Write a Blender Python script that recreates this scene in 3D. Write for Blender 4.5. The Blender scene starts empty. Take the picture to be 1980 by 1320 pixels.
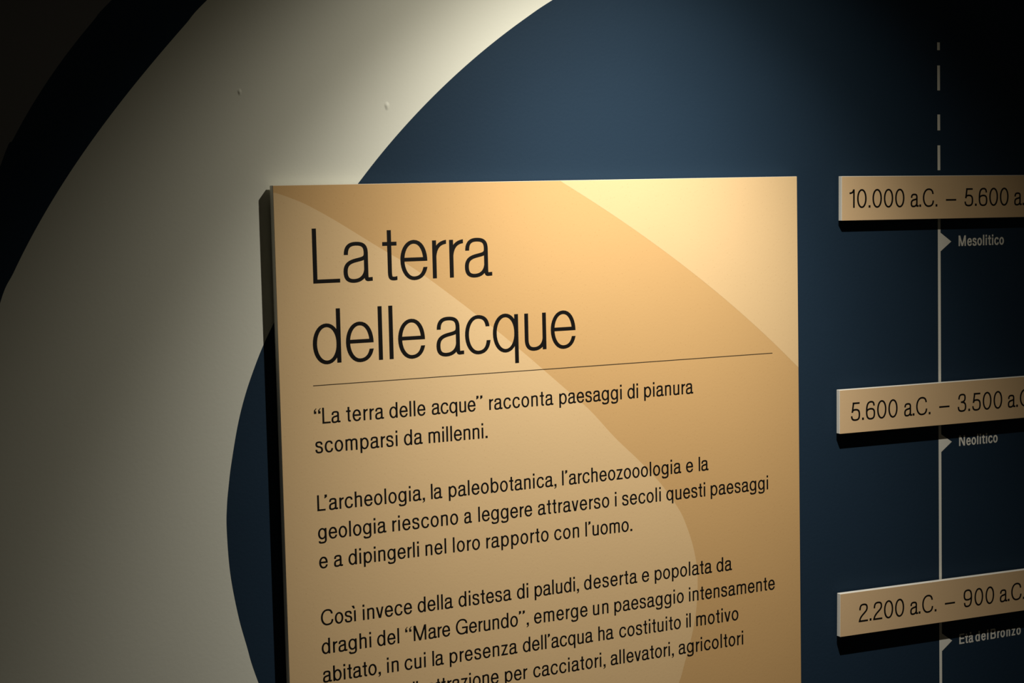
import bpy, bmesh, math
from mathutils import Matrix, Vector
from mathutils.geometry import tessellate_polygon

SC = bpy.context.scene
COL = SC.collection

# ------------------------------------------------------------------ camera, light, exposure
CAM = [[0.898099, 0.056425, -0.436159, 0], [-0.439225, 0.064659, -0.896047, -1.6], [-0.022358, 0.996311, 0.082853, 1.6], [0, 0, 0, 1]]
LENS = 60.2067
cam_data = bpy.data.cameras.new('camera')
cam_data.lens = LENS
cam_data.sensor_width = 36
cam_data.clip_start = .02
cam = bpy.data.objects.new('camera', cam_data)
COL.objects.link(cam)
cam.matrix_world = Matrix(CAM)
SC.camera = cam

world = bpy.data.worlds.new('dark_room'); SC.world = world
world.use_nodes = True
world.node_tree.nodes['Background'].inputs[0].default_value = (1.0, .86, .62, 1)
world.node_tree.nodes['Background'].inputs[1].default_value = .026

KW = 40.0
LAMP_AT = Vector((.88, -.455, 2.085))
def spot(name, aim, power, colour, angle, blend, radius=.006):
    d = bpy.data.lights.new(name, 'SPOT')
    d.energy = power; d.color = colour; d.spot_size = math.radians(angle); d.spot_blend = blend; d.shadow_soft_size = radius
    o = bpy.data.objects.new(name, d); COL.objects.link(o)
    o.location = LAMP_AT
    o.rotation_euler = (Vector(aim)-LAMP_AT).to_track_quat('-Z', 'Y').to_euler()
    return o
# one track spotlight above the panel: a hot core and the softer spill around it
AIM = (.90, 0, 1.27)
spot('spotlight_core', AIM, .35*KW, (1.0, .955, .89), 52, 1)
spot('spotlight_beam', AIM, .60*KW, (1.0, .955, .89), 72, 1)
spot('spotlight_field', AIM, .33*KW, (1.0, .94, .82), 96, 1)
spot('spotlight_spill', AIM, .025*KW, (1.0, .90, .66), 128, 1)

SC.view_settings.view_transform = 'Standard'
SC.view_settings.look = 'None'
SC.view_settings.gamma = 1
SC.view_settings.use_curve_mapping = False
SC.view_settings.exposure = 0

# ------------------------------------------------------------------ materials
def material(name, colour, rough=.6, spec=.3, mottle=0, mottle_scale=30, bump=0, bump_scale=200, specks=0):
    m = bpy.data.materials.new(name); m.use_nodes = True
    nt = m.node_tree; N, Lk = nt.nodes, nt.links
    b = N['Principled BSDF']
    b.inputs['Roughness'].default_value = rough
    b.inputs['Specular IOR Level'].default_value = spec
    b.inputs['Base Color'].default_value = (*colour, 1)
    tc = N.new('ShaderNodeTexCoord')
    col = None
    if mottle:
        n = N.new('ShaderNodeTexNoise'); n.inputs['Scale'].default_value = mottle_scale; n.inputs['Detail'].default_value = 6
        Lk.new(tc.outputs['Object'], n.inputs['Vector'])
        mx = N.new('ShaderNodeMix'); mx.data_type = 'RGBA'
        mx.inputs[6].default_value = (*[c*(1-mottle) for c in colour], 1)
        mx.inputs[7].default_value = (*[min(1, c*(1+mottle)) for c in colour], 1)
        Lk.new(n.outputs['Fac'], mx.inputs[0]); col = mx.outputs[2]
    if specks:                                       # the fine flecks printed in the paper-like ground
        v = N.new('ShaderNodeTexVoronoi'); v.inputs['Scale'].default_value = 190; v.inputs['Randomness'].default_value = .9
        mp = N.new('ShaderNodeMapping'); mp.inputs['Rotation'].default_value = (0, .35, 0); mp.inputs['Scale'].default_value = (1.25, 1, 1.0)
        Lk.new(tc.outputs['Object'], mp.inputs['Vector']); Lk.new(mp.outputs[0], v.inputs['Vector'])
        r = N.new('ShaderNodeMapRange'); r.inputs[1].default_value = .05; r.inputs[2].default_value = .14
        r.inputs[3].default_value = specks; r.inputs[4].default_value = 0
        Lk.new(v.outputs['Distance'], r.inputs[0])
        mx = N.new('ShaderNodeMix'); mx.data_type = 'RGBA'
        if col: Lk.new(col, mx.inputs[6])
        else: mx.inputs[6].default_value = (*colour, 1)
        mx.inputs[7].default_value = (colour[0]*.45, colour[1]*.34, colour[2]*.25, 1)
        Lk.new(r.outputs[0], mx.inputs[0]); col = mx.outputs[2]
    if col: Lk.new(col, b.inputs['Base Color'])
    if bump:
        n = N.new('ShaderNodeTexNoise'); n.inputs['Scale'].default_value = bump_scale; n.inputs['Detail'].default_value = 4
        Lk.new(tc.outputs['Object'], n.inputs['Vector'])
        bp = N.new('ShaderNodeBump'); bp.inputs['Strength'].default_value = bump; bp.inputs['Distance'].default_value = .0006
        Lk.new(n.outputs['Fac'], bp.inputs['Height']); Lk.new(bp.outputs[0], b.inputs['Normal'])
    return m

M_WALL = material('charcoal wall paint', (.20, .20, .21), .7, .1, .06, 8, .25)
M_NAVY = material('navy wall paint', (.015, .0315, .054), .62, .08, .05, 9, .22, 260)
M_CREAM = material('cream wall paint', (.74, .74, .63), .6, .25, .02, 6, .12, 240)
M_MID = material('tan print', (.62, .385, .16), .55, .2, .02, 14, .08, 400, .22)
M_LIGHT = material('sand print', (.72, .505, .26), .55, .2, .02, 14, .08, 400, .22)
M_PLATE = material('beige plate print', (.76, .53, .29), .5, .3, .015, 14, .06, 400)
M_BOARD = material('white foam board', (.78, .76, .68), .6, .3, .02, 60, .1, 500)
M_INK = material('black ink', (.0045, .0035, .0025), .5, .25, .05, 40)
M_RULE = material('brown-black rule ink', (.055, .036, .018), .5, .25, .05, 40)
M_VINYL = material('pale grey vinyl', (.82, .80, .70), .6, .3, .02, 40)
M_FLOOR = material('dark floor', (.05, .045, .04), .6, .3, .1, 5, .1)
M_CEIL = material('black ceiling', (.02, .02, .02), .8, .2, .05, 5)
M_BLOCK = material('grey mounting block', (.25, .25, .25), .6, .3, .05, 30)

# ------------------------------------------------------------------ measured layout (metres; x along the wall, z up)
DISC_EDGE = [(0.83423, 1.80504), (0.80321, 1.78601), (0.77302, 1.7657), (0.74372, 1.74413), (0.71537, 1.72134), (0.68803, 1.69736), (0.66175, 1.67222), (0.6366, 1.64594), (0.61263, 1.61856), (0.59198, 1.59372), (0.57254, 1.56787), (0.55429, 1.54113), (0.5372, 1.51364), (0.52125, 1.48553), (0.51062, 1.46593), (0.50077, 1.44478), (0.48988, 1.41729), (0.48102, 1.38757), (0.47302, 1.34955), (0.46966, 1.32861), (0.46736, 1.31019), (0.46622, 1.28679), (0.46809, 1.2439), (0.47438, 1.20213), (0.48188, 1.1702), (0.49277, 1.13067)]
BAND_EDGE = [(0.46607, 1.79413), (0.44458, 1.77118), (0.42329, 1.74788), (0.40235, 1.7242), (0.38187, 1.70008), (0.36199, 1.67547), (0.34283, 1.65033), (0.32451, 1.6246), (0.30718, 1.59824), (0.29094, 1.5712), (0.27594, 1.54344), (0.26229, 1.51489)]
DARK_EDGE = [(0.37563, 1.79129), (0.35769, 1.77166), (0.34049, 1.75136), (0.32413, 1.7304), (0.30868, 1.70877), (0.29421, 1.68647), (0.28081, 1.6635), (0.26856, 1.63985)]
PRINT_UPPER = [(0.83218, 1.61755), (0.86722, 1.59727), (0.90184, 1.57625), (0.93598, 1.55444), (0.96961, 1.53183), (1.00265, 1.50839), (1.03507, 1.48411), (1.06681, 1.45894), (1.0978, 1.43288), (1.12801, 1.40589)]
PRINT_LOWER = [(0.52284, 1.61088), (0.54544, 1.60264), (0.56041, 1.5954), (0.58422, 1.582), (0.61801, 1.56119), (0.63288, 1.55225), (0.65733, 1.53758), (0.68286, 1.52027), (0.72022, 1.49244), (0.73093, 1.4841), (0.75649, 1.46448), (0.78744, 1.4392), (0.80285, 1.42615), (0.83012, 1.40276), (0.83848, 1.39562), (0.86351, 1.37385), (0.89222, 1.34333), (0.92134, 1.3161), (0.9476, 1.28895), (0.96898, 1.26051), (0.97888, 1.24174), (0.98879, 1.2125), (0.99342, 1.18134), (0.991, 1.14274), (0.98365, 1.11061), (0.97492, 1.08497), (0.96744, 1.06456)]
PANEL = (0.52021, 1.13079, 1.61808)
RULE = (0.55452, 1.09558, 1.42203)
TITLE = [(1.52208, [('La', 0.55808, 0.62), ('terra', 0.63136, 0.7512)]), (1.4432, [('delle', 0.55552, 0.67488), ('acque', 0.68712, 0.84696)])]
BODY = [
 (1.384, [('“La', 0.55435, 0.58174), ('terra', 0.58783, 0.62794), ('delle', 0.63379, 0.67322), ('acque”', 0.68006, 0.73702), ('racconta', 0.74438, 0.81887), ('paesaggi', 0.82586, 0.90144), ('di', 0.90832, 0.92163), ('pianura', 0.92897, 0.99102)]),
 (1.35525, [('scomparsi', 0.55457, 0.64188), ('da', 0.64873, 0.66915), ('millenni.', 0.6757, 0.74193)]),
 (1.29775, [('L’archeologia,', 0.55474, 0.67005), ('la', 0.67668, 0.68926), ('paleobotanica,', 0.69642, 0.82058), ('l’archeozooologia', 0.82723, 0.97426), ('e', 0.98042, 0.98965), ('la', 0.99672, 1.00945)]),
 (1.269, [('geologia', 0.55458, 0.62699), ('riescono', 0.6335, 0.70635), ('a', 0.71311, 0.72172), ('leggere', 0.729, 0.79133), ('attraverso', 0.79808, 0.88384), ('i', 0.8907, 0.8928), ('secoli', 0.89944, 0.94805), ('questi', 0.9548, 1.0049), ('paesaggi', 1.01176, 1.08806)]),
 (1.24025, [('e', 0.55475, 0.5639), ('a', 0.5703, 0.57969), ('dipingerli', 0.58561, 0.66194), ('nel', 0.66897, 0.69222), ('loro', 0.69958, 0.73031), ('rapporto', 0.73734, 0.81006), ('con', 0.81658, 0.84657), ('l’uomo.', 0.85401, 0.9116)]),
 (1.18275, [('Così', 0.55474, 0.59175), ('invece', 0.599, 0.65258), ('della', 0.65867, 0.69806), ('distesa', 0.7043, 0.76494), ('di', 0.77133, 0.78477), ('paludi,', 0.79202, 0.84506), ('deserta', 0.85114, 0.91662), ('e', 0.92246, 0.93169), ('popolata', 0.93861, 1.01222), ('da', 1.01818, 1.03856)]),
 (1.154, [('draghi', 0.55455, 0.60734), ('del', 0.61354, 0.63767), ('“Mare', 0.6443, 0.69421), ('Gerundo”,', 0.70056, 0.78454), ('emerge', 0.7907, 0.8549), ('un', 0.8614, 0.88049), ('paesaggio', 0.88757, 0.97532), ('intensamente', 0.98186, 1.09574)]),
 (1.12525, [('abitato,', 0.55497, 0.61665), ('in', 0.62345, 0.63626), ('cui', 0.64256, 0.66611), ('la', 0.67337, 0.6861), ('presenza', 0.69267, 0.7704), ('dell’acqua', 0.77682, 0.86082), ('ha', 0.86734, 0.88618), ('costituito', 0.8931, 0.97107), ('il', 0.97794, 0.98396), ('motivo', 0.99086, 1.04644)]),
 (1.0965, [('di', 0.64426, 0.65683), ('attrazione', 0.6666, 0.74801), ('per', 0.75515, 0.78156), ('cacciatori,', 0.78839, 0.87568), ('allevatori,', 0.882, 0.96154), ('agricoltori', 0.96766, 1.05247)])]
PLATES = [
 ((1.19395, 1.61742), -0.00913, 0.05049, -0.03605, [('10.000', 0.0109, 0.08889), ('a.C.', 0.09784, 0.13722), ('–', 0.14983, 0.1653), ('5.600', 0.1776, 0.24514), ('a.C.', 0.25391, None)]),
 ((1.18912, 1.37371), -0.00815, 0.05071, -0.0365, [('5.600', 0.01542, 0.08266), ('a.C.', 0.09219, 0.13118), ('–', 0.14402, 0.15965), ('3.500', 0.17202, 0.24052), ('a.C.', 0.24935, None)]),
 ((1.18797, 1.13681), -0.01346, 0.05078, -0.0362, [('2.200', 0.02645, 0.09253), ('a.C.', 0.10143, 0.14087), ('–', 0.15348, 0.16901), ('900', 0.18202, 0.22957), ('a.C.', 0.23851, 0.27797)])]
LABELS = [('Mesolitico', (1.37214, 1.53229), (1.44189, 1.53198)), ('Neolitico', (1.37262, 1.29243), (1.43248, 1.29211)), ('Età del Bronzo', (1.37279, 1.05001), (1.46988, 1.0494))]
PERIOD_WORDS = [(1.3728, 1.39474), (1.39765, 1.41827), (1.42154, 1.46989)]
LINE_X = 1.34334
DASHES = [(1.7714, 1.76241), (1.74465, 1.71568), (1.68761, 1.66914), (1.65161, 1.62254)]
ARROWS = [(1.54905, 1.36104, 1.53816, 1.52699), (1.30881, 1.36156, 1.29867, 1.2875), (1.06678, 1.36171, 1.05605, 1.04512)]

# --- lettering: every glyph is drawn as strokes, in units of the capital height ---
XF, XR, BO, CR = .713, .735, -.018, 1.016          # flat / round x-height, undershoot, round cap height
def glyph(c, w, h):
    """strokes [(start, segments, start cut, end cut, taper)], advance width"""
    l, hw, hh = w/2, w/2, h/2
    b, t, ct = BO+hh, XR-hh, CR-hh
    K = .57
    def q(a, z, kind, k=K):                         # a quarter of a superellipse, from a to z
        if kind == 'hv': return ((a[0]+(z[0]-a[0])*k, a[1]), (z[0], z[1]+(a[1]-z[1])*k), z)
        return ((a[0], a[1]+(z[1]-a[1])*k), (z[0]+(a[0]-z[0])*k, z[1]), z)
    def ell(x0, x1, y0, y1, tp=None):
        xm, ym = (x0+x1)/2, (y0+y1)/2
        R_, T_, L_, B_ = (x1, ym), (xm, y1), (x0, ym), (xm, y0)
        return (R_, [q(R_, T_, 'vh'), q(T_, L_, 'hv'), q(L_, B_, 'vh'), q(B_, R_, 'hv')], None, None, tp)
    def ln(x0, y0, x1, y1, c0=None, c1=None): return ((x0, y0), [((x1, y1),)], c0, c1, None)
    def vs(x, y0, y1): return ln(x, y0, x, y1)
    def hs(x0, x1, y): return ln(x0, y, x1, y)
    def box(x0, y0, x1, y1): return ('poly', [(x0, y0), (x1, y0), (x1, y1), (x0, y1)])
    S, R, F = .069, .035, .03
    jt = 1-.9*max(0, w-.06)*3                       # thinning where a bowl joins its stem
    dw = w*1.22
    def quote(x, up):                               # one comma-shaped mark
        if up: return ('poly', [(x+dw, .80-dw), (x, .80-dw), (x, .80), (x+dw*.1, .88), (x+dw*.95, 1.0), (x+dw*1.1, .955), (x+dw*.62, .88), (x+dw*.6, .80), (x+dw, .80)])
        return ('poly', [(x, 1.0), (x+dw, 1.0), (x+dw, 1.0-dw), (x+dw*.9, .88-dw*.3), (x+dw*.05, .80-dw*.3), (x-dw*.1, .84-dw*.3), (x+dw*.4, .93-dw*.5), (x+dw*.42, 1.0-dw), (x, 1.0-dw)])
    if c == ' ': return [], .0, .26, .0
    if c == '.': return [box(0, 0, dw, dw)], .06, dw, .06
    if c == ',': return [('poly', [(0, dw), (dw, dw), (dw, 0), (dw*.9, -.09), (dw*.05, -.17), (-dw*.1, -.13), (dw*.42, -.06), (dw*.42, 0), (0, 0)])], .06, dw, .06
    if c == '’': return [quote(0, False)], .05, dw, .05
    if c == '”': return [quote(0, False), quote(dw*1.75, False)], .04, dw*2.75, .05
    if c == '“': return [quote(0, True), quote(dw*1.75, True)], .05, dw*2.75, .04
    if c == '–': return [hs(0, .46, .36)], .06, .46, .06
    if c == 'o': return [ell(l, .55-l, b, t)], R, .55, R
    if c == 'e':
        W = .548; r = W-l; bar = .372; m = (W/2, b); rr = (W/2, t)
        return [((r-.002, bar-hh), [((r-.002, bar+.14), (W/2+.16, t), rr), q(rr, (l, .36), 'hv'), q((l, .36), m, 'vh'),
                 ((W/2+.13, b), (r-.03, .10), (r-.004, .222))], 'h', 'h', None), hs(l, r, bar)], R, W, F
    if c == 'c':
        W = .534; r = W-l; T_ = (W/2+.005, t); B_ = (W/2+.005, b)
        return [((r-.016, .510), [((r-.03, .63), (W/2+.14, t), T_), q(T_, (l, .36), 'hv'), q((l, .36), B_, 'vh'),
                 ((W/2+.15, b), (r-.015, .11), (r, .245))], 'h', 'h', None)], R, W, .02
    if c in 'aà':
        s = .487-l
        A = ((.014+l, .498), [((.014+l, .64), (.12, t), (.250, t)), ((.40, t), (s, .65), (s, .52)), ((s, .13),),
              ((s, .02), (s+.02, hh), (s+l+.035, hh+.004)), ((.57, hh+.006),)], 'h', 'v', None)
        B = ((s, .53), [((s, .43), (.40, .425), (.25, .395)), ((.10, .365), (l, .31), (l, .185)), ((l, .06), (.10, b), (.205, b)),
              ((.34, b), (s, .10), (s, .26))], None, None, [(0, 1), (.7, 1), (1, jt)])
        g = [A, B]
        if c == 'à': g.append(('poly', [(.10, 1.02), (.10+w*1.3, 1.02), (.32, .83), (.32-w*.8, .83)]))
        return g, R, .565, .0
    if c == 't':
        s = .097+l; W = .285+max(0, w-.12)*1.9
        return [((s, .93), [((s, .14+w*.4),), ((s, .03), (s+.02, hh-.006), (s+l+.06, hh-.006)), ((W, hh+.002),)], None, 'v', None),
                hs(0, W, XF-hh)], .03, W, .03
    if c == 'r': return [vs(l, 0, XF), ((l, .36), [((l+.005, .56), (.13, .70-hh), (.287, .715-hh))], None, 'v', [(0, .9), (.5, .95), (1, 1.05)])], S, .287, -.01
    if c in 'dqbpg':
        W = .545; xs = W-l if c in 'dqg' else l
        x0, x1 = (l, W-l*1.15) if c in 'dqg' else (l*1.15, W-l)
        if jt < .95: tp = [(0, 1), (.08, jt), (.16, jt), (.27, 1), (.73, 1), (.84, jt), (.92, jt), (1, 1)]
        else: tp = None
        if c in 'bp' and tp: tp = [(0, 1), (.25, 1), (.36, jt), (.42, jt), (.5, 1), (.58, jt), (.64, jt), (.75, 1), (1, 1)]
        g = [ell(x0, x1, b, t, tp)]
        if c == 'd': return g+[vs(xs, 0, 1)], R, W, S
        if c == 'q': return g+[vs(xs, -.235, XF)], R, W, S
        if c == 'b': return g+[vs(xs, 0, 1)], S, W, R
        if c == 'p': return g+[vs(xs, -.235, XF)], S, W, R
        g = [ell(x0, x1, b+.03, t, tp)]
        return g+[((xs, XF), [((xs, -.02),), ((xs, -.15), (.40, -.25+hh), (.27, -.25+hh)), ((.14, -.25+hh), (.03+l, -.20), (.025+l, -.085))], None, 'h', None)], R, W, S
    if c in 'unh':
        W = .469; s = W-l
        if c == 'u':
            return [((l, XF), [((l, .21),), ((l, .07), (.10, b), (.205, b)), ((.33, b), (s, .10), (s, .26))], None, None, [(0, 1), (.72, 1), (1, jt)]), vs(s, 0, XF)], S, W, S
        return [((s, 0), [((s, .50),), ((s, .65), (W-.10, t), (W-.205, t)), ((W-.33, t), (l, .62), (l, .455))], None, None, [(0, 1), (.72, 1), (1, jt)]),
                vs(l, 0, XF if c == 'n' else 1)], S, W, S
    if c == 'm':
        W = .77; m = W/2; s = W-l; g = [vs(l, 0, XF)]
        for x0, x1 in ((l, m), (m, s)):
            d = x1-x0
            g.append(((x1, 0), [((x1, .52),), ((x1, .65), (x1-d*.2, t), (x1-d*.44, t)), ((x1-d*.75, t), (x0, .63), (x0, .46))], None, None, [(0, 1), (.74, 1), (1, jt)]))
        return g, S, W, S
    if c in 'iì':
        g = [vs(l, 0, XF)]
        g.append(box(0, 1-dw*.95, w, 1) if c == 'i' else ('poly', [(-.14, 1.02), (-.14+w*1.3, 1.02), (.07, .83), (.07-w*.8, .83)]))
        return g, S, w, S
    if c == 'l': return [vs(l, 0, 1)], S, w, S
    if c == 's':
        W = .49; r = W-l; x = W/2
        return [((r-.022, .515), [((r-.03, .64), (x+.12, t), (x, t)), ((x-.12, t), (l+.012, .65), (l+.012, .545)),
                 ((l+.012, .43), (x-.08, .405), (x, .385)), ((x+.10, .36), (r, .315), (r, .195)), ((r, .07), (x+.13, b), (x, b)),
                 ((x-.13, b), (l+.01, .08), (l+.005, .225))], 'h', 'h', None)], .03, W, .03
    if c == 'v': return [ln(w*.52, XF, .25-.012, 0, 'h', 'h'), ln(.50-w*.52, XF, .25+.012, 0, 'h', 'h')], .01, .5, .01
    if c == 'z': return [hs(.01, .45, XF-hh), hs(0, .455, hh), ln(.455-w*.62, XF-hh, w*.62, hh, 'h', 'h')], .03, .455, .03
    if c == 'L': return [vs(l, 0, 1), hs(0, .52, hh)], .075, .535, .015
    if c == 'E': return [vs(l, 0, 1), hs(0, .57, hh), hs(0, .54, .53), hs(0, .565, 1-hh)], .08, .57, .03
    if c == 'M': return [vs(l, 0, 1), vs(.80-l, 0, 1), ln(w*.62, 1, .40, 0, 'h', 'h'), ln(.80-w*.62, 1, .40, 0, 'h', 'h')], .08, .80, .08
    if c == 'N': return [vs(l, 0, 1), vs(.63-l, 0, 1), ln(w*.6, 1, .63-w*.6, 0, 'h', 'h')], .08, .63, .08
    if c == 'B':
        r = .585-l
        return [vs(l, 0, 1), ((l, 1-hh), [((.33, 1-hh),), ((.48, 1-hh), (r-.025, .90), (r-.025, .755)), ((r-.025, .62), (.48, .53), (.33, .53)), ((l, .53),)], None, None, None),
                ((l, .53), [((.34, .53),), ((.50, .53), (r, .43), (r, .275)), ((r, .11), (.50, hh), (.34, hh)), ((l, hh),)], None, None, None)], .08, .585, .03
    if c in 'CG':
        W = .66 if c == 'C' else .70; r = W-l; T_ = (W/2+.01, ct); B_ = (W/2, b)
        g = [((r-.022, .70), [((r-.04, .88), (W/2+.17, ct), T_), q(T_, (l, .5), 'hv'), q((l, .5), B_, 'vh')] +
             ([((W/2+.18, b), (r-.01, .12), (r, .34))] if c == 'C' else [((W/2+.16, b), (r-.04, .10), (r-.01, .30)), ((r-.01, .44),)]), 'h', 'h', None)]
        if c == 'G': g += [hs(.36, W-.012, .44), vs(r-.012, 0, .30)]
        return g, .045, W, .03
    if c == '0': return [ell(l, .53-l, b, ct)], .045, .53, .045
    if c == '1': return [vs(.27-l, 0, 1), ((.27-l*1.3, .99), [((.25-l, .86), (.13, .80), (0, .79))], None, None, None)], .02, .27, .09
    if c == '2':
        r = .51-l
        return [((.018+l, .665), [((.018+l, .88), (.12, ct), (.265, ct)), ((.42, ct), (r, .90), (r, .745)), ((r, .50), (w*.5, .38), (w*.55, .03))], 'h', 'h', None),
                hs(0.005, .51, hh)], .04, .515, .04
    if c == '3':
        r = .515-l
        return [((.03+l, .70), [((.03+l, .90), (.14, ct), (.255, ct)), ((.40, ct), (r-.035, .92), (r-.035, .765)), ((r-.035, .63), (.37, .535), (.19, .535))], 'h', None, None),
                ((.23, .535), [((.40, .535), (r, .44), (r, .275)), ((r, .10), (.41, b), (.255, b)), ((.10, b), (l, .11), (l, .285))], None, 'h', None)], .04, .515, .04
    if c == '5':
        r = .515-l
        return [hs(.10, .475, 1-hh), ln(.10+l, 1, .035+l, .44, 'h', 'h'),
                ((.03+l, .455), [((.09, .57), (.17, .645-hh), (.26, .645-hh)), ((.42, .645-hh), (r, .50), (r, .315)), ((r, .11), (.41, b), (.255, b)), ((.10, b), (l+.01, .10), (l, .255))], None, 'h', None)], .04, .515, .04
    if c in '69':
        r = .51-l
        g = [((r-.02, .745), [((r-.03, .93), (.38, ct), (.275, ct)), ((.10, ct), (l, .78), (l, .42)), ((l, .12), (.13, b), (.26, b))], 'h', None, None),
             ((.26, b), [((.42, b), (r, .14), (r, .315)), ((r, .49), (.42, .63-hh), (.27, .63-hh)), ((.14, .63-hh), (l+.01, .52), (l, .38))], None, None, [(0, 1), (.75, 1), (1, .8)])]
        if c == '9':
            g = [((.51-p[0][0], 1-p[0][1]), [tuple((.51-x, 1-y) for x, y in s_) for s_ in p[1]], p[2], p[3], p[4]) for p in g]
        return g, .045, .51, .045
    raise KeyError(c)

WIDE = {'0': .645, '1': .33, '2': .62, '3': .625, '5': .63, '6': .635, '9': .63, 'C': .79, 'G': .82, 'M': .85, 'N': .70, 'B': .64, 'E': .60, '–': .70}
def letter(c, w, h):
    """a glyph stretched to its final width, its strokes keeping their weight"""
    g, ls, W, rs = glyph(c, w, h)
    if c not in WIDE: return g, ls, W, rs
    l, W2 = w/2, WIDE[c]; k = (W2-w)/(W-w)
    f = lambda p: (l+(p[0]-l)*k, p[1])
    if c == '–': f = lambda p: (p[0]*W2/W, p[1])
    return [(f(st[0]), [tuple(f(p) for p in s) for s in st[1]])+tuple(st[2:]) for st in g], ls*1.3, W2, rs*1.3

def stroke_quads(st, w, h):
    (p0, segs, c0, c1, taper) = st
    pts = [p0]
    for s in segs:
        a = pts[-1]
        if len(s) == 1: pts.append(s[0])
        else:
            n = 9
            for i in range(1, n+1):
                u = i/n; v = 1-u
                pts.append(tuple(v**3*a[k]+3*v*v*u*s[0][k]+3*v*u*u*s[1][k]+u**3*s[2][k] for k in (0, 1)))
    n = len(pts); closed = math.dist(pts[0], pts[-1]) < 1e-6
    cum = [0]
    for i in range(1, n): cum.append(cum[-1]+math.dist(pts[i-1], pts[i]))
    out = []
    for i, p in enumerate(pts):
        a = pts[i-1] if i else (pts[-2] if closed else None)
        z = pts[i+1] if i < n-1 else (pts[1] if closed else None)
        def unit(u, v):
            d = math.dist(u, v) or 1; return ((v[0]-u[0])/d, (v[1]-u[1])/d)
        ta = unit(a, p) if a else unit(p, z); tz = unit(p, z) if z else ta
        tx, ty = ta[0]+tz[0], ta[1]+tz[1]; d = math.hypot(tx, ty); tx /= d; ty /= d
        nx, ny = -ty, tx
        f = 1
        if taper:
            u = cum[i]/cum[-1]
            for (u0, f0), (u1, f1) in zip(taper, taper[1:]):
                if u0 <= u <= u1: f = f0+(f1-f0)*(u-u0)/max(1e-9, u1-u0)
        hw = .5*math.hypot(w*nx, h*ny)*f
        L_, R_ = [p[0]+nx*hw, p[1]+ny*hw], [p[0]-nx*hw, p[1]-ny*hw]
        cut = c0 if i == 0 else (c1 if i == n-1 else None)
        if cut == 'h' and abs(ty) > .3:
            for e in (L_, R_): s_ = (p[1]-e[1])/ty; e[0] += tx*s_; e[1] += ty*s_
        if cut == 'v' and abs(tx) > .3:
            for e in (L_, R_): s_ = (p[0]-e[0])/tx; e[0] += tx*s_; e[1] += ty*s_
        out.append((L_, R_))
    return out

KERN = {('L', '’'): -.15, ('l', '’'): -.02, ('r', 'a'): -.0, ('a', '.'): -.03, ('.', 'C'): -.01, ('1', '0'): -.03, ('’', 'a'): .0, ('r', ','): -.05}
def layout(word, w):
    """x offset of each glyph's ink and the total ink width, at capital height 1"""
    x, xs, prev = 0, [], None
    for i, c in enumerate(word):
        g, ls, W, rs = letter(c, w, w*.86)
        if i: x += ls+KERN.get((prev, c), 0)
        xs.append(x); x += W; end = x; x += rs; prev = c
    return xs, end

# ------------------------------------------------------------------ mesh helpers
PI2 = 2*math.pi
def link(name, bm, mat, parent=None):
    me = bpy.data.meshes.new(name); bm.to_mesh(me); bm.free()
    me.materials.append(mat)
    o = bpy.data.objects.new(name, me); COL.objects.link(o)
    if parent: o.parent = parent
    return o
def empty(name, loc, label, cat, group=None, rot=0.0):
    o = bpy.data.objects.new(name, None); COL.objects.link(o)
    o.empty_display_size = .05
    o.location = loc; o.rotation_euler = (0, rot, 0)
    o['label'] = label; o['category'] = cat
    if group: o['group'] = group
    return o
def box(bm, x0, x1, y0, y1, z0, z1, bevel=0):
    r = bmesh.ops.create_cube(bm, size=1, matrix=Matrix.Translation(((x0+x1)/2, (y0+y1)/2, (z0+z1)/2)) @ Matrix.Diagonal((x1-x0, y1-y0, z1-z0, 1)))
    if bevel:
        es = {e for v in r['verts'] for e in v.link_edges}
        bmesh.ops.bevel(bm, geom=list(es), offset=bevel, segments=2, affect='EDGES', profile=.5)
def flat(bm, pts, y):
    """a filled outline in the wall's plane, facing the room"""
    vs = [bm.verts.new((p[0], y, p[1])) for p in pts]
    area = sum(a[0]*b[1]-b[0]*a[1] for a, b in zip(pts, pts[1:]+pts[:1]))
    for t in tessellate_polygon([[Vector((p[0], p[1], 0)) for p in pts]]):
        a, b, c = (pts[i] for i in t)
        s = (b[0]-a[0])*(c[1]-a[1])-(c[0]-a[0])*(b[1]-a[1])
        if abs(s) < 1e-14: continue
        f = [vs[i] for i in (t if s > 0 else t[::-1])]
        bm.faces.new(f)
def catmull(P, n=6, closed=False):
    out = []
    m = len(P)
    for i in range(m if closed else m-1):
        g = lambda k: P[k % m] if closed else P[min(max(k, 0), m-1)]
        p0, p1, p2, p3 = g(i-1), g(i), g(i+1), g(i+2)
        for k in range(n):
            t = k/n
            out.append(tuple(.5*((2*p1[j])+(-p0[j]+p2[j])*t+(2*p0[j]-5*p1[j]+4*p2[j]-p3[j])*t*t+(-p0[j]+3*p1[j]-3*p2[j]+p3[j])*t**3) for j in (0, 1)))
    if not closed: out.append(tuple(P[-1][:2]))
    return out

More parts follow.
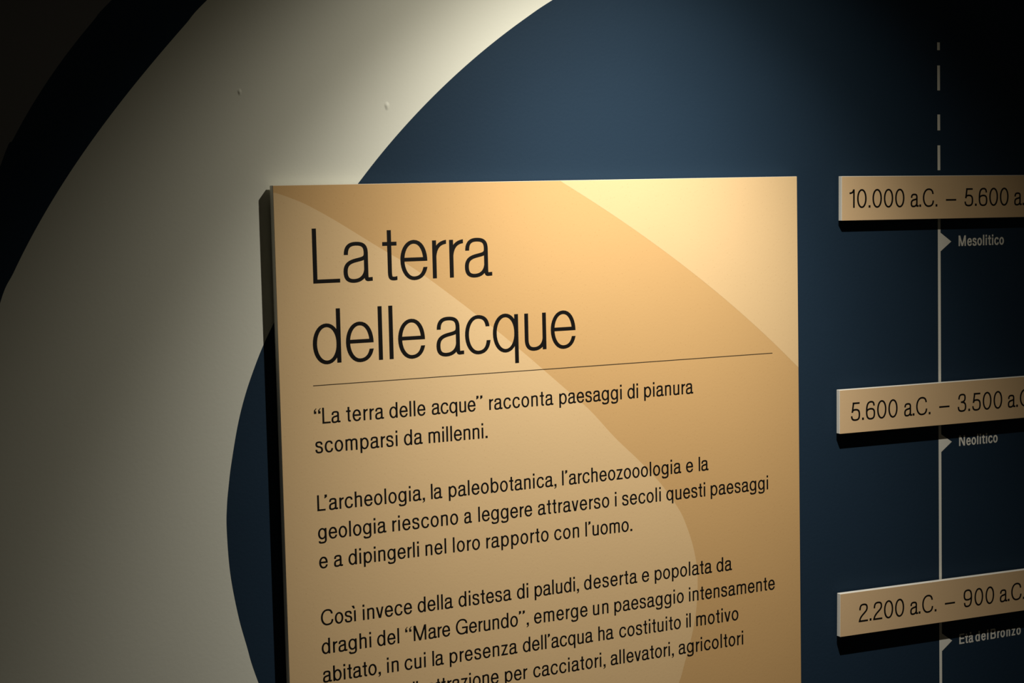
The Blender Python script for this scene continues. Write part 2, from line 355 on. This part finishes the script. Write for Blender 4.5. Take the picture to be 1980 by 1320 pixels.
def write(bm, word, x0, x1, z, cap, weight, y0, slope=0.0, stretch=1.0):
    """lay one word between x0 and x1 on the baseline z (the letters keep their width, the gaps take up the rest)"""
    w = weight; h = w*.86
    xs, end = layout(word, w)
    n = len(word)
    if x1 is None: track, k = .03, stretch
    elif n == 1: track, k = 0, (x1-x0)/cap/end
    else:
        k = stretch; track = ((x1-x0)/cap-end*k)/(n-1)
        if not -.04 < track < .09:
            track = min(max(track, -.04), .09); k = ((x1-x0)/cap-track*(n-1))/end
    for i, (c, gx) in enumerate(zip(word, xs)):
        ox = gx*k+track*i
        def place(p):
            X = (ox+p[0]*k)*cap
            return (x0+X, y, z+p[1]*cap+slope*X)
        for j, st in enumerate(letter(c, w, h)[0]):
            y = y0-.000018*j                         # strokes of a letter overlap: keep them from sharing a plane
            if st[0] == 'poly':
                q = [place(p) for p in st[1]]
                flat(bm, [(p[0], p[2]) for p in q][::1] if q[0] != q[-1] else [(p[0], p[2]) for p in q[:-1]], y)
                continue
            qs = stroke_quads(st, w/k if k > .5 else w, h)
            V = [(bm.verts.new(place(a)), bm.verts.new(place(b))) for a, b in qs]
            for (a, b), (c_, d) in zip(V, V[1:]):
                try: bm.faces.new((a, b, d, c_))
                except ValueError: pass

def fix_up(o):
    """make every face of a flat print look into the room"""
    bm = bmesh.new(); bm.from_mesh(o.data)
    bm.normal_update()
    bmesh.ops.reverse_faces(bm, faces=[f for f in bm.faces if f.normal.y > 0])
    bm.to_mesh(o.data); bm.free()

# ------------------------------------------------------------------ the room
bm = bmesh.new(); box(bm, -1.6, 3.6, 0, .15, 0, 3.0)
wall = link('wall_back', bm, M_WALL); wall['kind'] = 'structure'
bm = bmesh.new(); box(bm, -1.6, 3.6, -3.6, .15, -.1, 0)
o = link('floor', bm, M_FLOOR); o['kind'] = 'structure'
bm = bmesh.new(); box(bm, -1.6, 3.6, -3.6, .15, 3.0, 3.1)
o = link('ceiling', bm, M_CEIL); o['kind'] = 'structure'

dark = catmull(DARK_EDGE[::-1]+[(.46, 1.87), (.62, 1.99), (.88, 2.09), (1.2, 2.13), (1.7, 2.06), (2.2, 1.86), (2.5, 1.5), (2.5, 1.0), (2.1, .5), (1.2, .22), (.55, .36), (.24, .85), (.17, 1.2), (.20, 1.46)], 6, True)
cream = catmull(BAND_EDGE[::-1]+[(.555, 1.875), (.68, 1.955), (.9, 2.03), (1.2, 2.06), (1.7, 2.0), (2.15, 1.8), (2.42, 1.45), (2.4, 1.0), (2.0, .55), (1.2, .34), (.68, .45), (.34, .85), (.222, 1.18), (.235, 1.42)], 6, True)
disc = catmull(DISC_EDGE[::-1]+[(.92, 1.853), (1.05, 1.90), (1.25, 1.93), (1.7, 1.88), (2.1, 1.7), (2.3, 1.4), (2.25, 1.0), (1.9, .65), (1.3, .45), (.86, .55), (.64, .78), (.535, 1.01)], 8, True)
for nm, lab, pts, y, mt in (('painted_ring', 'outer band of black-navy paint', dark, -.0001, M_NAVY),
                            ('painted_band', 'broad curved band of cream paint', cream, -.0002, M_CREAM),
                            ('painted_field', 'rounded navy blue painted field behind the panel', disc, -.0003, M_NAVY)):
    bm = bmesh.new(); flat(bm, pts, y)
    o = link(nm, bm, mt, wall); o['label'] = lab; fix_up(o)
for x, z, s in ((.4945, 1.7078, .0022), (.6459, 1.6951, .0030)):     # lumps in the plaster under the cream paint
    bm = bmesh.new(); rings = []
    for k in range(9):
        q = k/8; h = .0009*(1-q*q)**2
        rings.append([bm.verts.new((x+s*q*math.cos(t*PI2/20)*(1+.12*math.sin(3*t*PI2/20)), -.00022-h, z+1.6*s*q*math.sin(t*PI2/20))) for t in range(20)] if k else [bm.verts.new((x, -.00022-h, z))])
    for t in range(20):
        bm.faces.new((rings[0][0], rings[1][(t+1) % 20], rings[1][t]))
        for k in range(1, 8): bm.faces.new((rings[k][t], rings[k][(t+1) % 20], rings[k+1][(t+1) % 20], rings[k+1][t]))
    for f in bm.faces: f.smooth = True
    fix_up(link('paint_lump', bm, M_CREAM, wall))

# ------------------------------------------------------------------ the information panel
PX0, PX1, PTOP = PANEL
PBOT, GAP, FRONT = .62, .0037, .01344
P = empty('information_panel', (PX0, 0, PBOT), 'large sand-coloured exhibition panel headed “La terra delle acque”', 'panel')
def local(parent, o):
    o.parent = parent; o.matrix_parent_inverse = Matrix.Identity(4)
    o.data.transform(Matrix.Translation(parent.location).inverted()); return o
bm = bmesh.new(); box(bm, PX0, PX1, -FRONT+.0004, -GAP, PBOT, PTOP, .0003)
o = local(P, link('board', bm, M_BOARD)); o['label'] = 'pale rigid board showing as a thin edge'
bm = bmesh.new(); box(bm, PX0+.0002, PX1-.0002, -FRONT, -FRONT+.0004, PBOT+.0002, PTOP-.0002)
local(P, link('printed_face', bm, M_MID))
for x in (PX0+.08, PX1-.08):
    for z in (PTOP-.10, PBOT+.10):
        bm = bmesh.new(); box(bm, x-.03, x+.03, -GAP, 0, z-.03, z+.03); local(P, link('mounting_block', bm, M_BLOCK))
upper = catmull(PRINT_UPPER, 6)
upper = [(x, min(z, PTOP-.0002)) for x, z in upper if z > PTOP-1 and x < PX1-.0002]
zr = upper[-1][1]-(PX1-.0002-upper[-1][0])*.93
area1 = [(upper[0][0], PTOP-.0002)]+upper[1:]+[(PX1-.0002, zr), (PX1-.0002, PTOP-.0002)]
lower = catmull([(PX0-.02, 1.6165)]+PRINT_LOWER+[(.945, 1.02), (.905, .955), (.84, .88), (.74, .80), (.62, .74), (PX0-.02, .71)], 6)
lower = [p for p in lower if p[0] > PX0+.0003]
area2 = [(PX0+.0002, lower[0][1]+.0002)]+lower+[(PX0+.0002, lower[-1][1])]
for a, lab in ((area1, 'lighter sand-coloured corner of the print'), (area2, 'lighter sand-coloured field of the print')):
    bm = bmesh.new(); flat(bm, a, -FRONT-.00006); o = local(P, link('print_area', bm, M_LIGHT)); o['label'] = lab; fix_up(o)
bm = bmesh.new(); flat(bm, [(RULE[0], RULE[2]-.00042), (RULE[1], RULE[2]-.00042), (RULE[1], RULE[2]+.00042), (RULE[0], RULE[2]+.00042)], -FRONT-.00012)
o = local(P, link('rule_line', bm, M_RULE)); o['label'] = 'thin dark rule under the title'; fix_up(o)
def tidy(ws):
    t = ' '.join(w[0] for w in ws); return t
for z, ws in TITLE:
    bm = bmesh.new()
    for t, a, b in ws: write(bm, t, a, b, z, .0536, .082, -FRONT-.00012)
    o = local(P, link('title_line', bm, M_INK)); o['label'] = 'large black title lettering “%s”' % tidy(ws); fix_up(o)
for z, ws in BODY:
    bm = bmesh.new()
    for t, a, b in ws: write(bm, t, a, b, z, .0158, .124, -FRONT-.00012, 0, 1.05)
    o = local(P, link('text_line', bm, M_INK)); o['label'] = 'small black lettering “%s”' % tidy(ws); fix_up(o)

# ------------------------------------------------------------------ the date plates
PF = .0117
for n, ((x, z), ang, hgt, base, ws) in enumerate(PLATES):
    lab = ('topmost beige date plate, reading “10.000 a.C. – 5.600 a.C.”', 'middle beige date plate, reading “5.600 a.C. – 3.500 a.C.”', 'lowest beige date plate, reading “2.200 a.C. – 900 a.C.”')[n]
    D = empty('date_plate', (x, 0, z), lab, 'sign', 'date plates across the timeline', -ang)
    wd = .40
    bm = bmesh.new(); box(bm, 0, wd, -PF+.0004, -.0052, -hgt, 0, .0005)
    link('board', bm, M_BOARD, D)['label'] = 'off-white edge of the plate'
    bm = bmesh.new(); box(bm, .0003, wd-.0003, -PF, -PF+.0006, -hgt+.0003, -.0005)
    link('printed_face', bm, M_PLATE, D)
    bm = bmesh.new(); box(bm, .06, wd-.06, -.0052, 0, -hgt+.015, -.015); link('mounting_block', bm, M_BLOCK, D)
    bm = bmesh.new()
    for t, a, b in ws:
        write(bm, t, a, b, base, .0210, .108, -PF-.0001)
        if b is None and n < 2: pass
    o = link('lettering', bm, M_INK, D); o['label'] = 'black date lettering'; fix_up(o)

# ------------------------------------------------------------------ the timeline on the wall
T = empty('timeline', (LINE_X, 0, .6), 'thin pale vertical timeline with dashes and arrowheads on the dark wall', 'timeline')
HW = .0020; LY = -.0005
def lx(z): return 1.34235+(1.7624-z)*.0025
def vbar(z0, z1, nm):
    bm = bmesh.new(); flat(bm, [(lx(z0)-HW, z0), (lx(z0)+HW, z0), (lx(z1)+HW, z1), (lx(z1)-HW, z1)], LY)
    o = local(T, link(nm, bm, M_VINYL)); fix_up(o); return o
for a, b in DASHES: vbar(b, a, 'dash')
vbar(.6, 1.60, 'line')
for z0, xt, zt, z1 in ARROWS:
    xa = lx(zt)+HW
    bm = bmesh.new(); flat(bm, [(xa, z0), (xa, z1), (xt, zt)], LY); o = local(T, link('arrowhead', bm, M_VINYL)); fix_up(o)
for t, (x0, z0), (x1, z1) in LABELS:
    bm = bmesh.new(); sl = (z1-z0)/(x1-x0)
    if ' ' in t:
        for wd_, a, b in zip(t.split(), *zip(*PERIOD_WORDS)): write(bm, wd_, a, b, z0+(a-x0)*sl, .01255, .165, LY, sl, 1.04)
    else: write(bm, t, x0, x1, z0, .01255, .165, LY, sl, 1.04)
    o = local(T, link('period_name', bm, M_VINYL)); o['label'] = 'pale bold lettering “%s”' % t; fix_up(o)
